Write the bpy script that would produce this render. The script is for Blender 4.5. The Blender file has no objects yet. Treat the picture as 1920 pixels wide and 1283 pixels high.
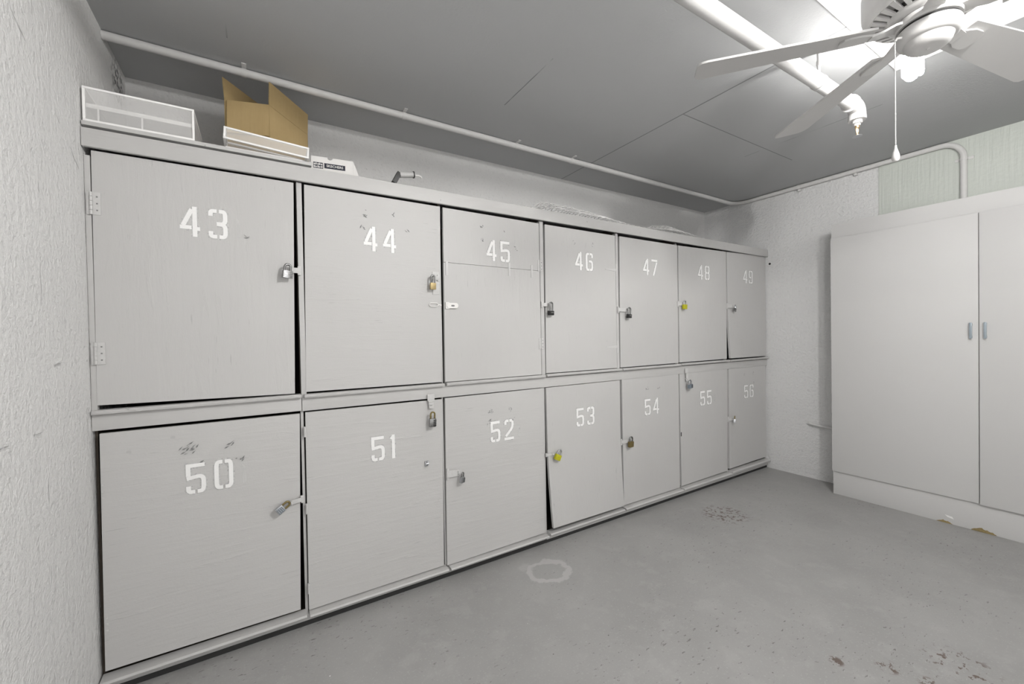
import bpy, bmesh, math, random
from mathutils import Vector, Matrix
PI = math.pi
rnd = random.Random(7)
SC = bpy.context.scene
COL = SC.collection

# ------------------------------------------------------------------ camera, world, exposure
FPX = 773.6266
cam_d = bpy.data.cameras.new('camera')
cam_d.sensor_fit = 'HORIZONTAL'; cam_d.sensor_width = 36.0; cam_d.lens = FPX / 1920 * 36
cam_d.clip_start = 0.02
cam = bpy.data.objects.new('camera', cam_d); COL.objects.link(cam)
RIGHT = Vector((0.8511424, -0.5246186, -0.0182198)); UP = Vector((0.0224849, 0.0017588, 0.9997456)); FWD = Vector((0.5244531, 0.8513355, -0.0132930))
M4 = Matrix((RIGHT, UP, -FWD)).transposed().to_4x4()
M4.translation = Vector((0.4890379, -1.9494720, 1.2164933))
cam.matrix_world = M4
SC.camera = cam
world = bpy.data.worlds.new('world'); SC.world = world; world.use_nodes = True
world.node_tree.nodes['Background'].inputs[0].default_value = (1.0, 0.985, 0.96, 1)
world.node_tree.nodes['Background'].inputs[1].default_value = 1.35    # ambient fill, enters by the opening added behind the camera
SC.view_settings.view_transform = 'Standard'; SC.view_settings.look = 'None'
SC.view_settings.exposure = 0.0; SC.view_settings.gamma = 1.0
LAMP_STRENGTH = 190.0
ADDED_LAMP_STRENGTH = 1080.0  # extra lamp, added to brighten the lockers and left wall
try:
    SC.cycles.use_denoising = True
    SC.cycles.max_bounces = 8; SC.cycles.diffuse_bounces = 6
    SC.cycles.sample_clamp_indirect = 6.0
except Exception: pass

# ------------------------------------------------------------------ node materials
class NT:
    def __init__(s, name):
        s.m = bpy.data.materials.new(name); s.m.use_nodes = True; s.t = s.m.node_tree; s.n = s.t.nodes; s.l = s.t.links
        s.b = s.n['Principled BSDF']; s.pos = s.n.new('ShaderNodeNewGeometry').outputs['Position']
        s.sep = None
    def put(s, sock, v):
        if isinstance(v, (int, float)): sock.default_value = v
        elif isinstance(v, tuple): sock.default_value = v
        else: s.l.new(v, sock)
    def math(s, op, a, b=0.0, c=None, clamp=False):
        n = s.n.new('ShaderNodeMath'); n.operation = op; n.use_clamp = clamp
        s.put(n.inputs[0], a); s.put(n.inputs[1], b)
        if c is not None: s.put(n.inputs[2], c)
        return n.outputs[0]
    def xyz(s):
        if not s.sep:
            n = s.n.new('ShaderNodeSeparateXYZ'); s.l.new(s.pos, n.inputs[0]); s.sep = n.outputs
        return s.sep
    def scaled(s, sc, off=(0, 0, 0)):
        n = s.n.new('ShaderNodeMapping'); s.l.new(s.pos, n.inputs[0])
        n.inputs['Scale'].default_value = sc; n.inputs['Location'].default_value = off
        return n.outputs[0]
    def noise(s, scale=5.0, detail=3.0, rough=0.55, sc=None, off=(0, 0, 0), dist=0.0):
        n = s.n.new('ShaderNodeTexNoise'); n.inputs['Scale'].default_value = scale; n.inputs['Detail'].default_value = detail
        n.inputs['Roughness'].default_value = rough; n.inputs['Distortion'].default_value = dist
        s.l.new(s.scaled(sc or (1, 1, 1), off), n.inputs['Vector'])
        return n.outputs['Fac']
    def voro(s, scale, sc=None, feature='F1'):
        n = s.n.new('ShaderNodeTexVoronoi'); n.feature = feature; n.inputs['Scale'].default_value = scale
        s.l.new(s.scaled(sc or (1, 1, 1)), n.inputs['Vector'])
        return n.outputs['Distance']
    def ramp(s, f, a, b, lo=0.0, hi=1.0):
        n = s.n.new('ShaderNodeMapRange'); n.clamp = True; n.interpolation_type = 'SMOOTHSTEP'
        s.put(n.inputs[0], f); n.inputs[1].default_value = a; n.inputs[2].default_value = b; n.inputs[3].default_value = lo; n.inputs[4].default_value = hi
        return n.outputs[0]
    def mix(s, f, a, b):
        n = s.n.new('ShaderNodeMix'); n.data_type = 'RGBA'
        s.put(n.inputs[0], f)
        for i, v in ((6, a), (7, b)):
            s.put(n.inputs[i], v if not isinstance(v, tuple) else (v + (1,) if len(v) == 3 else v))
        return n.outputs[2]
    def dist(s, x, y, ax=1.0, ay=1.0):
        X, Y, Z = s.xyz()
        dx = s.math('MULTIPLY', s.math('SUBTRACT', X, x), ax); dy = s.math('MULTIPLY', s.math('SUBTRACT', Y, y), ay)
        return s.math('SQRT', s.math('ADD', s.math('MULTIPLY', dx, dx), s.math('MULTIPLY', dy, dy)))
    def bump(s, h, strength=0.3, d=0.01, prev=None):
        n = s.n.new('ShaderNodeBump'); n.inputs['Strength'].default_value = strength; n.inputs['Distance'].default_value = d
        s.put(n.inputs['Height'], h)
        if prev is not None: s.l.new(prev, n.inputs['Normal'])
        return n.outputs[0]
    def done(s, color, rough=0.6, normal=None, metal=0.0, spec=0.3):
        s.put(s.b.inputs['Base Color'], color if not isinstance(color, tuple) else (color + (1,) if len(color) == 3 else color))
        s.put(s.b.inputs['Roughness'], rough); s.put(s.b.inputs['Metallic'], metal)
        s.b.inputs['Specular IOR Level'].default_value = spec
        if normal is not None: s.l.new(normal, s.b.inputs['Normal'])
        return s.m
def g(v, w=0.0): return (v * (1 + w), v, v * (1 - w))

def plain(name, col, rough=0.5, metal=0.0, var=0.06, scale=40, bs=0.05, spec=0.3):
    t = NT(name); f = t.noise(scale, 3)
    c = t.mix(f, tuple(x * (1 - var) for x in col), tuple(min(1, x * (1 + var)) for x in col))
    return t.done(c, rough, t.bump(f, bs, 0.002), metal, spec)

PAINT = g(0.50, 0.012)
def door_paint(name, sc):
    t = NT(name)
    grain = t.noise(1.0, 5, 0.6, sc=sc, dist=0.4)
    fine = t.noise(160, 2)
    X, Y, Z = t.xyz()
    cloud = t.noise(3.0, 3, off=(4, 2, 1))
    deep = t.ramp(grain, 0.62, 0.72)
    c = t.mix(cloud, g(0.485, 0.014), g(0.525, 0.010))
    c = t.mix(t.math('MULTIPLY', t.ramp(t.noise(26, 4, off=(1, 7, 3)), 0.70, 0.76), 0.35), c, g(0.33))
    vert = sc[2] < sc[0]
    ck = t.math('MULTIPLY', t.ramp(t.noise(1.0, 2, 0.5, sc=(170, 170, 11) if vert else (11, 40, 170), off=(3, 1, 8)), 0.66, 0.72), t.ramp(t.noise(4.5, 2, off=(6, 6, 1)), 0.44, 0.60))
    c = t.mix(t.math('MULTIPLY', ck, 0.30), c, g(0.25))
    n = t.bump(ck, -0.5, 0.004); n = t.bump(grain, 0.22, 0.008, n); n = t.bump(deep, 0.22, 0.003, n); n = t.bump(fine, 0.12, 0.002, n)
    return t.done(c, 0.52, n, spec=0.35)
m_door_v = door_paint('painted_plywood_upright_grain', (26, 26, 4.0))
m_door_h = door_paint('painted_plywood_level_grain', (4.0, 30, 34))
def frame_paint():
    t = NT('painted_frame_wood')
    gr = t.noise(1.0, 4, 0.6, sc=(5, 40, 60)); cl = t.noise(9, 3)
    c = t.mix(cl, g(0.48, 0.014), g(0.53, 0.010))
    chip = t.ramp(t.noise(30, 4, off=(3, 3, 3)), 0.70, 0.75)
    c = t.mix(t.math('MULTIPLY', chip, 0.6), c, g(0.25))
    return t.done(c, 0.5, t.bump(gr, 0.30, 0.005), spec=0.35)
m_frame = frame_paint()
m_inside = plain('raw_dark_plywood', (0.10, 0.085, 0.07), 0.9)
m_hw = plain('painted_hardware', g(0.56, 0.01), 0.4, var=0.10, scale=120, bs=0.15)
m_hw_white = plain('white_painted_hardware', g(0.78, 0.02), 0.4)
m_num = plain('stencil_white', g(0.86, 0.005), 0.6, var=0.05, scale=150)
def soft_mat(name, col, amount, scale, lo, hi):
    t = NT(name)
    tr = t.n.new('ShaderNodeBsdfTransparent'); mx = t.n.new('ShaderNodeMixShader')
    f = t.math('MULTIPLY', t.ramp(t.noise(scale, 4), lo, hi), amount)
    t.done(col, 0.7)
    t.l.new(f, mx.inputs[0]); t.l.new(tr.outputs[0], mx.inputs[1]); t.l.new(t.b.outputs[0], mx.inputs[2])
    t.l.new(mx.outputs[0], t.n['Material Output'].inputs[0])
    return t.m
m_spray = soft_mat('thin_overspray', g(0.85), 0.40, 14, 0.10, 0.90)
m_halo = soft_mat('soft_overspray', g(0.85), 0.35, 120, 0.05, 0.8)
m_chip = plain('scraped_paint', g(0.20), 0.8, var=0.3, scale=200)
m_chrome = plain('bright_steel', g(0.28), 0.25, 1.0)
m_steel = plain('dull_steel', (0.50, 0.51, 0.53), 0.35, 1.0)
m_brass = plain('brass', (0.36, 0.28, 0.14), 0.45, 0.5)
m_dbrass = plain('tarnished_brass', (0.20, 0.155, 0.065), 0.45, 0.5)
m_black = plain('black_plastic', g(0.02), 0.4)
m_yellow = plain('yellow_green_cover', (0.44, 0.42, 0.02), 0.45)
m_bluegrey = plain('blue_grey_dials', (0.17, 0.20, 0.23), 0.5)
m_whitemet = plain('white_painted_wire', g(0.88, 0.01), 0.45)
m_fan = plain('white_enamel', g(0.60, 0.012), 0.35, var=0.02, scale=10, bs=0.0, spec=0.5)
m_blade = plain('white_blade_laminate', g(0.56, 0.012), 0.45, var=0.02, scale=10, bs=0.0)
m_dark = plain('dark_gap', g(0.03), 0.8)
m_pipe = plain('white_painted_pipe', g(0.56, 0.01), 0.4, var=0.06, scale=25, bs=0.25)
m_conduit = plain('grey_white_painted_conduit', g(0.60, 0.01), 0.45, var=0.06, scale=30, bs=0.2)
m_cab = plain('smooth_white_grey_laminate', g(0.58, 0.008), 0.5, var=0.015, scale=4, bs=0.02)
m_handle = plain('blue_grey_pull', (0.33, 0.38, 0.42), 0.35, 0.3)
m_particle = plain('bare_particleboard', (0.27, 0.21, 0.10), 0.9, var=0.4, scale=150, bs=0.5)
m_bracket = plain('dull_grey_bracket', g(0.45, 0.01), 0.5)
m_bracket_dark = plain('dark_grey_bracket', g(0.05), 0.5)
m_paper = plain('white_card', g(0.72, 0.02), 0.7)
m_ink = plain('dark_ink', (0.02, 0.022, 0.035), 0.6)
def cardboard():
    t = NT('brown_cardboard')
    st = t.noise(1.0, 3, 0.6, sc=(90, 90, 6)); cl = t.noise(14, 4)
    c = t.mix(cl, (0.37, 0.27, 0.13), (0.47, 0.35, 0.18))
    c = t.mix(t.math('MULTIPLY', st, 0.3), c, (0.30, 0.21, 0.10))
    return t.done(c, 0.85, t.bump(st, 0.15, 0.003), spec=0.15)
m_cardboard = cardboard()
def mesh_mat():
    t = NT('perforated_white_mesh')
    tr = t.n.new('ShaderNodeBsdfTransparent'); mx = t.n.new('ShaderNodeMixShader')
    X, Y, Z = t.xyz()
    k = 2 * PI / 0.0042
    a = t.math('ADD', t.math('ADD', X, Y), Z); b = t.math('SUBTRACT', t.math('ADD', X, Y), Z)
    wv = t.math('MULTIPLY', t.math('SINE', t.math('MULTIPLY', a, k)), t.math('SINE', t.math('MULTIPLY', b, k)))
    f = t.ramp(t.math('ABSOLUTE', wv), 0.27, 0.40, 1.0, 0.0)
    t.done(g(0.80, 0.01), 0.5)
    t.l.new(f, mx.inputs[0]); t.l.new(tr.outputs[0], mx.inputs[1]); t.l.new(t.b.outputs[0], mx.inputs[2])
    t.l.new(mx.outputs[0], t.n['Material Output'].inputs[0])
    return t.m
m_mesh = mesh_mat()
def emit(name, col, s):
    t = NT(name); t.done((0.9, 0.9, 0.9), 0.4)
    t.b.inputs['Emission Color'].default_value = col + (1,); t.b.inputs['Emission Strength'].default_value = s
    return t.m
m_bulb = emit('lit_fluorescent_tube', (1.0, 0.985, 0.96), LAMP_STRENGTH)
m_bulb_added = emit('added_fill_tube', (1.0, 0.985, 0.96), ADDED_LAMP_STRENGTH)

def wall_mat(name, col, stucco, pits=0.6, form=False):
    t = NT(name)
    X, Y, Z = t.xyz()
    a = t.noise(55, 4, 0.6); b = t.noise(14, 3); cl = t.noise(2.0, 3)
    pit = t.ramp(t.voro(22), 0.05, 0.11, 1.0, 0.0)
    sel = t.ramp(t.noise(9, 2, off=(5, 5, 5)), 0.50, 0.58)
    pit = t.math('MULTIPLY', pit, sel)
    c = t.mix(cl, tuple(x * 0.95 for x in col), tuple(x * 1.05 for x in col))
    c = t.mix(t.math('MULTIPLY', pit, 0.35 * pits), c, g(0.22))
    n = t.bump(a, stucco, 0.0095); n = t.bump(b, 0.4, 0.014, n)
    c = t.mix(t.math('MULTIPLY', t.ramp(a, 0.46, 0.28), 0.14), c, g(0.25)); n = t.bump(t.math('SUBTRACT', 1.0, pit), 0.5 * pits, 0.006, n)
    if form:
        wob = t.math('MULTIPLY', t.noise(6, 3, off=(2, 9, 4)), 0.03)
        L = None
        for z0, sl in ((1.160, 0.0), (0.985, 0.0), (1.94, 0.55)):
            zz = t.math('ADD', t.math('SUBTRACT', Z, z0 + 0.015), t.math('MULTIPLY', t.math('ADD', Y, 0.3), sl))
            d = t.math('ABSOLUTE', t.math('ADD', zz, t.math('SUBTRACT', wob, 0.0)))
            l = t.ramp(d, 0.0015, 0.0045, 1.0, 0.0)
            L = l if L is None else t.math('MAXIMUM', L, l)
        for y0 in (-0.345,):
            d = t.math('ABSOLUTE', t.math('ADD', t.math('SUBTRACT', Y, y0 + 0.015), wob)); L = t.math('MAXIMUM', L, t.math('MULTIPLY', t.ramp(d, 0.0015, 0.005, 1.0, 0.0), 0.7))
        br = t.ramp(t.noise(9, 3, off=(8, 1, 2)), 0.52, 0.60)
        L = t.math('MULTIPLY', L, br)
        c = t.mix(t.math('MULTIPLY', L, 0.35), c, g(0.25)); n = t.bump(t.math('SUBTRACT', 1.0, L), 0.6, 0.006, n)
        # rough spalled patch high up near the lockers' corner
        dy = t.math('SUBTRACT', Y, 0.46); dz = t.math('SUBTRACT', Z, 2.34)
        d = t.math('SQRT', t.math('ADD', t.math('MULTIPLY', dy, t.math('MULTIPLY', dy, 0.8)), t.math('MULTIPLY', dz, t.math('MULTIPLY', dz, 0.8))))
        near = t.ramp(d, 0.03, 0.12, 1.0, 0.0)
        sp = t.math('MULTIPLY', t.ramp(t.noise(38, 4, off=(1, 1, 1)), 0.47, 0.56), near)
        c = t.mix(t.math('MULTIPLY', sp, 0.8), c, g(0.06)); n = t.bump(sp, -0.8, 0.01, n)
    return t.done(c, 0.75, n, spec=0.2)
m_wall_left = wall_mat('painted_rough_concrete', g(0.74, 0.006), 0.9, 0.8, True)
m_wall_back = wall_mat('painted_concrete', g(0.66, 0.006), 0.5, 0.6)
m_wall_right = wall_mat('painted_stucco', g(0.69, 0.0), 1.0, 0.1)
def board_mat():
    t = NT('brushed_greenish_paint')
    st = t.noise(1.0, 4, 0.6, sc=(60, 60, 3), dist=0.3); bl = t.noise(45, 3)
    X, Y, Z = t.xyz()
    c = t.mix(t.noise(3, 2), (0.50, 0.53, 0.49), (0.56, 0.585, 0.55))
    n = t.bump(st, 0.45, 0.008); n = t.bump(bl, 0.3, 0.004, n)
    return t.done(c, 0.45, n, spec=0.4)
m_board = board_mat()
def ceiling_mat():
    t = NT('painted_ceiling_panels')
    X, Y, Z = t.xyz()
    st = t.noise(110, 3, 0.6); patch = t.ramp(t.noise(3.5, 3, off=(3, 3, 0)), 0.42, 0.62); cl = t.noise(1.6, 3)
    c = t.mix(cl, g(0.425, -0.012), g(0.465, -0.012))
    def vline(x0, y0, y1, w):
        l = t.ramp(t.math('ABSOLUTE', t.math('SUBTRACT', X, x0)), w * 0.5, w, 1.0, 0.0)
        return t.math('MULTIPLY', l, t.math('MULTIPLY', t.math('GREATER_THAN', Y, y0), t.math('LESS_THAN', Y, y1)))
    def hline(y0, x0, x1, w):
        l = t.ramp(t.math('ABSOLUTE', t.math('SUBTRACT', Y, y0)), w * 0.5, w, 1.0, 0.0)
        return t.math('MULTIPLY', l, t.math('MULTIPLY', t.math('GREATER_THAN', X, x0), t.math('LESS_THAN', X, x1)))
    L = t.math('MAXIMUM', vline(2.527, -3.4, 0.6, 0.0050), hline(-0.495, 2.527, 3.75, 0.0035))
    F = t.math('MAXIMUM', vline(1.621, -0.50, -0.08, 0.003), t.math('MAXIMUM', vline(0.411, -0.9, 0.06, 0.003), vline(3.39, -1.1, -0.36, 0.003)))
    F = t.math('MULTIPLY', F, t.ramp(t.noise(5, 2), 0.40, 0.55))
    L2 = t.math('MAXIMUM', L, F)
    c = t.mix(t.math('MULTIPLY', L2, 0.65), c, g(0.12))
    n = t.bump(t.math('MULTIPLY', st, t.math('ADD', 0.35, patch)), 0.22, 0.004); n = t.bump(t.math('SUBTRACT', 1.0, L2), 0.5, 0.004, n)
    return t.done(c, 0.7, n, spec=0.25)
m_ceil = ceiling_mat()
def floor_mat():
    t = NT('worn_grey_floor_paint')
    X, Y, Z = t.xyz()
    cl = t.noise(1.7, 4, 0.6); md = t.noise(9, 4, 0.65); fine = t.noise(120, 3)
    c = t.mix(t.ramp(cl, 0.3, 0.7), (0.31, 0.306, 0.299), (0.355, 0.351, 0.343))
    c = t.mix(t.math('MULTIPLY', t.ramp(md, 0.50, 0.68), 0.36), c, g(0.41, 0.015))
    c = t.mix(t.math('MULTIPLY', t.ramp(fine, 0.58, 0.70), 0.45), c, g(0.46, 0.01))
    # dark scuffs, more of them towards the open side
    zone = t.ramp(t.noise(2.2, 2, off=(7, 3, 0)), 0.40, 0.62)
    sc1 = t.math('MULTIPLY', t.ramp(t.noise(1.0, 4, 0.6, sc=(30, 75, 1)), 0.63, 0.665), zone)
    c = t.mix(t.math('MULTIPLY', sc1, 0.6), c, (0.075, 0.065, 0.06))
    sp = t.math('MULTIPLY', t.ramp(t.voro(13), 0.028, 0.045, 1.0, 0.0), t.ramp(t.noise(7, 2, off=(1, 2, 0)), 0.53, 0.56))
    c = t.mix(t.math('MULTIPLY', sp, 0.8), c, (0.07, 0.06, 0.055))
    wsp = t.math('MULTIPLY', t.ramp(t.voro(6.3), 0.012, 0.020, 1.0, 0.0), t.ramp(t.noise(3, 2, off=(9, 2, 0)), 0.48, 0.52))
    c = t.mix(wsp, c, g(0.8))
    # dried pale ring by the lockers
    wob = t.math('MULTIPLY', t.math('SUBTRACT', t.noise(14, 4, off=(2, 2, 0)), 0.5), 0.09)
    d = t.math('ADD', t.dist(1.745, -0.235, 0.85, 1.0), wob)
    ring = t.ramp(t.math('ABSOLUTE', t.math('SUBTRACT', d, 0.088)), 0.010, 0.021, 1.0, 0.0)
    d2 = t.math('ADD', t.dist(1.655, -0.135, 1.0, 1.0), wob)
    ring = t.math('MAXIMUM', ring, t.math('MULTIPLY', t.ramp(d2, 0.02, 0.05, 1.0, 0.0), 0.5))
    c = t.mix(t.math('MULTIPLY', ring, 0.60), c, g(0.52, 0.01))
    # flaked patches showing brown
    ch = t.noise(34, 4, 0.65, off=(4, 4, 0))
    A = None
    for x, y, r, th, ax, ay in ((3.125, -0.345, 0.17, 0.53, 1.0, 1.0), (2.40, -1.395, 0.045, 0.53, 1, 1), (2.62, -1.53, 0.12, 0.57, 1, 1), (2.424, -1.505, 0.045, 0.50, 1, 1), (2.275, -1.285, 0.03, 0.5, 1, 1)):
        e = t.math('MULTIPLY', t.ramp(t.dist(x, y, ax, ay), r * 0.5, r, 1.0, 0.0), t.ramp(ch, th, th + 0.03))
        A = e if A is None else t.math('MAXIMUM', A, e)
    c = t.mix(t.math('MULTIPLY', A, 0.85), c, (0.10, 0.065, 0.05))
    n = t.bump(fine, 0.12, 0.002); n = t.bump(md, 0.15, 0.006, n)
    return t.done(c, t.ramp(md, 0.2, 0.8, 0.42, 0.62), n, spec=0.35)
m_floor = floor_mat()
m_white_panel = plain('white_ceiling_panel', g(0.80), 0.6, var=0.02)

# ------------------------------------------------------------------ mesh builder
WLOC = {}
class MB:
    def __init__(s): s.bm = bmesh.new()
    def poly(s, pts):
        return s.bm.faces.new([s.bm.verts.new(p) for p in pts])
    def box(s, x0, x1, y0, y1, z0, z1, bev=0.0, rot=None, org=(0, 0, 0)):
        vs = [s.bm.verts.new((x, y, z)) for x in (x0, x1) for y in (y0, y1) for z in (z0, z1)]
        q = [(0, 1, 3, 2), (4, 6, 7, 5), (0, 4, 5, 1), (2, 3, 7, 6), (0, 2, 6, 4), (1, 5, 7, 3)]
        fs = [s.bm.faces.new([vs[i] for i in f]) for f in q]
        if bev:
            es = list({e for f in fs for e in f.edges})
            r = bmesh.ops.bevel(s.bm, geom=es, offset=bev, segments=2, profile=0.6, affect='EDGES')
            vs = list({v for f in r['faces'] for v in f.verts} | {v for v in vs if v.is_valid})
        if rot is not None:
            for v in vs: v.co = rot @ (v.co - Vector(org)) + Vector(org)
        return s
    def prism(s, pts, d):
        "pts: planar outline, extruded by vector d"
        d = Vector(d); a = [s.bm.verts.new(p) for p in pts]; b = [s.bm.verts.new(Vector(p) + d) for p in pts]
        s.bm.faces.new(a); s.bm.faces.new(b[::-1]); n = len(pts)
        for i in range(n): s.bm.faces.new((a[i], b[i], b[(i + 1) % n], a[(i + 1) % n]))
        return s
    def tube(s, pts, r, n=10, caps=True):
        pts = [Vector(p) for p in pts]; rs = r if isinstance(r, (list, tuple)) else [r] * len(pts)
        rings = []; up = None
        for i, p in enumerate(pts):
            t = (pts[min(i + 1, len(pts) - 1)] - pts[max(i - 1, 0)]).normalized()
            if up is None:
                up = Vector((0, 0, 1)) if abs(t.z) < 0.9 else Vector((1, 0, 0))
            u = (up - t * up.dot(t)).normalized(); up = u; v = t.cross(u)
            rings.append([s.bm.verts.new(p + (u * math.cos(2 * PI * k / n) + v * math.sin(2 * PI * k / n)) * rs[i]) for k in range(n)])
        for a, b in zip(rings, rings[1:]):
            for k in range(n): s.bm.faces.new((a[k], a[(k + 1) % n], b[(k + 1) % n], b[k]))
        if caps:
            s.bm.faces.new(rings[0][::-1]); s.bm.faces.new(rings[-1])
        return s
    def lathe(s, prof, c=(0, 0, 0), n=48, axis=None):
        "prof: (r, z) list, about the z axis through c"
        rings = []
        for r, z in prof:
            if r < 1e-6: rings.append([s.bm.verts.new((c[0], c[1], c[2] + z))])
            else: rings.append([s.bm.verts.new((c[0] + r * math.cos(2 * PI * k / n), c[1] + r * math.sin(2 * PI * k / n), c[2] + z)) for k in range(n)])
        for a, b in zip(rings, rings[1:]):
            for k in range(n):
                k2 = (k + 1) % n
                if len(a) == 1 and len(b) == 1: continue
                if len(a) == 1: s.bm.faces.new((a[0], b[k], b[k2]))
                elif len(b) == 1: s.bm.faces.new((a[k], a[k2], b[0]))
                else: s.bm.faces.new((a[k], a[k2], b[k2], b[k]))
        return s
    def xform(s, M):
        bmesh.ops.transform(s.bm, matrix=M, verts=s.bm.verts[:]); return s
    def build(s, name, mat, parent=None, label=None, local=False, smooth=True, kind=None):
        bmesh.ops.recalc_face_normals(s.bm, faces=s.bm.faces[:])
        off = Vector((0, 0, 0))
        if parent is not None and not local: off = WLOC.get(parent.name, Vector((0, 0, 0)))
        if off.length: bmesh.ops.translate(s.bm, vec=-off, verts=s.bm.verts[:])
        me = bpy.data.meshes.new(name); s.bm.to_mesh(me); s.bm.free()
        if smooth and len(me.polygons):
            me.polygons.foreach_set('use_smooth', [True] * len(me.polygons)); me.set_sharp_from_angle(angle=math.radians(38))
        me.materials.append(mat)
        o = bpy.data.objects.new(name, me); COL.objects.link(o)
        if parent is not None:
            o.parent = parent; WLOC[o.name] = off
        if label: o['label'] = label
        if kind: o['kind'] = kind
        return o
def thing(name, label, cat, loc=(0, 0, 0), rot=(0, 0, 0), group=None):
    o = bpy.data.objects.new(name, None); COL.objects.link(o); o.location = loc; o.rotation_euler = rot; o.empty_display_size = 0.05
    o['label'] = label; o['category'] = cat
    if group: o['group'] = group
    WLOC[o.name] = Vector(loc)
    return o
def tag(o, label, cat, group=None):
    o['label'] = label; o['category'] = cat
    if group: o['group'] = group
    return o
def arc(c, r, a0, a1, n, u, v):
    c = Vector(c); u = Vector(u); v = Vector(v)
    return [c + u * (r * math.cos(a0 + (a1 - a0) * i / n)) + v * (r * math.sin(a0 + (a1 - a0) * i / n)) for i in range(n + 1)]

# ------------------------------------------------------------------ room shell
W, H, D, YF = 4.365, 2.434, 0.584, -2.75
def slab(name, mat, *b):
    o = MB().box(*b).build(name, mat, smooth=False); o['kind'] = 'structure'; return o
slab('floor', m_floor, -0.15, W + 0.15, YF, D + 0.15, -0.12, 0.0)
slab('ceiling', m_ceil, -0.15, W + 0.15, YF, D + 0.15, H, H + 0.12)
slab('wall_left', m_wall_left, -0.15, 0.0, YF, D, 0.0, H)
slab('wall_right', m_wall_right, W, W + 0.15, YF, D, 0.0, H)
slab('wall_back', m_wall_back, -0.15, W + 0.15, D, D + 0.15, 0.0, H)
fw = MB().box(-0.15, W + 0.15, YF - 0.15, YF, 2.02, H).box(2.75, W + 0.15, YF - 0.15, YF, 0.0, 2.0195)
fw = fw.build('wall_front', m_wall_right, smooth=False); fw['kind'] = 'structure'     # unseen wall; wide low opening added to let ambient fill in
slab('trim_1', m_board, W - 0.006, W, YF, -0.791, 0.0, H)
slab('trim_2', m_white_panel, 1.85, 3.05, -2.10, -1.25, H - 0.012, H)

# ------------------------------------------------------------------ locker bank
DOORS = {43: [(0.020, 1.877), (0.631, 1.876), (0.617, 0.994), (0.016, 1.006)], 44: [(0.671, 1.876), (1.281, 1.873), (1.272, 0.994), (0.659, 0.997)],
 45: [(1.296, 1.872), (1.886, 1.867), (1.888, 0.993), (1.290, 0.993)], 46: [(1.929, 1.867), (2.497, 1.865), (2.499, 0.997), (1.921, 0.998)],
 47: [(2.537, 1.866), (3.132, 1.866), (3.130, 0.999), (2.530, 0.998)], 48: [(3.145, 1.866), (3.752, 1.876), (3.749, 1.003), (3.144, 1.001)],
 49: [(3.765, 1.876), (4.358, 1.890), (4.353, 1.002), (3.772, 1.006)], 50: [(0.020, 0.908), (0.633, 0.907), (0.618, 0.080), (0.016, 0.086)],
 51: [(0.654, 0.910), (1.271, 0.908), (1.265, 0.066), (0.650, 0.066)], 52: [(1.287, 0.911), (1.896, 0.913), (1.894, 0.066), (1.281, 0.062)],
 53: [(1.919, 0.913), (2.520, 0.914), (2.525, 0.084), (1.927, 0.098)], 54: [(2.541, 0.919), (3.129, 0.920), (3.130, 0.074), (2.544, 0.076)],
 55: [(3.140, 0.920), (3.752, 0.922), (3.742, 0.085), (3.150, 0.080)], 56: [(3.774, 0.925), (4.345, 0.923), (4.340, 0.100), (3.772, 0.094)]}
NUMC = {43: (0.326, 1.670), 44: (0.982, 1.676), 45: (1.613, 1.682), 46: (2.227, 1.675), 47: (2.835, 1.683), 48: (3.451, 1.686), 49: (4.073, 1.690),
 50: (0.323, 0.705), 51: (0.975, 0.709), 52: (1.617, 0.703), 53: (2.218, 0.710), 54: (2.832, 0.708), 55: (3.460, 0.710), 56: (4.069, 0.710)}
XS = [0.0, 0.645, 1.284, 1.908, 2.528, 3.137, 3.758, W]      # divider lines
bank = thing('locker_bank', 'long grey wooden bank of fourteen numbered storage lockers along the back wall', 'lockers', (2.18, 0.0, 0.0))
b = MB()
b.box(0.001, W - 0.001, 0.014, 0.575, 1.925, 1.9525)
b.build('top_panel', m_frame, bank)
MB().box(0.0015, W - 0.0015, -0.022, -0.0065, 1.882, 1.944, 0.002).build('top_fascia', m_frame, bank)
# dividers and posts
posts = [(0.001, 0.016, 0.93, 1.86), (0.641, 0.661, 0.972, 1.882), (1.2785, 1.2845, 0.972, 1.882), (1.892, 1.917, 0.972, 1.882), (2.503, 2.524, 0.972, 1.882), (3.133, 3.142, 0.972, 1.882), (3.754, 3.762, 0.972, 1.882),
         (0.637, 0.648, 0.04, 0.93), (1.2745, 1.2815, 0.04, 0.93), (1.899, 1.916, 0.04, 0.93), (2.527, 2.538, 0.04, 0.93), (3.131, 3.139, 0.04, 0.93), (3.755, 3.769, 0.04, 0.93), (4.348, W - 0.001, 0.04, 0.93)]
for x0, x1, z0, z1 in posts:
    yf = 0.002 if (x1 - x0) > 0.0145 and z1 > 1 else 0.014
    MB().box(x0, x1, yf, 0.030, z0, z1, 0.001).build('post', m_frame, bank)
for i in range(1, 7):
    MB().box(XS[i] - 0.006, XS[i] + 0.006, 0.031, 0.574, 0.03, 1.924).build('partition', m_inside, bank)
MB().box(0.001, W - 0.001, 0.031, 0.574, 0.925, 0.94).build('shelf', m_inside, bank)
MB().box(0.001, W - 0.001, 0.031, 0.574, 0.03, 0.045).build('bottom_panel', m_inside, bank)
MB().box(0.001, W - 0.001, 0.5745, 0.582, 0.03, 1.924).build('back_panel', m_inside, bank)
MB().box(0.002, W - 0.002, 0.006, 0.0275, 0.0005, 0.0235).build('toe_board', m_dark, bank, 'black strip along the floor')
MB().box(0.001, 0.008, 0.031, 0.574, 0.046, 0.92).build('side_panel', m_inside, bank)
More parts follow.
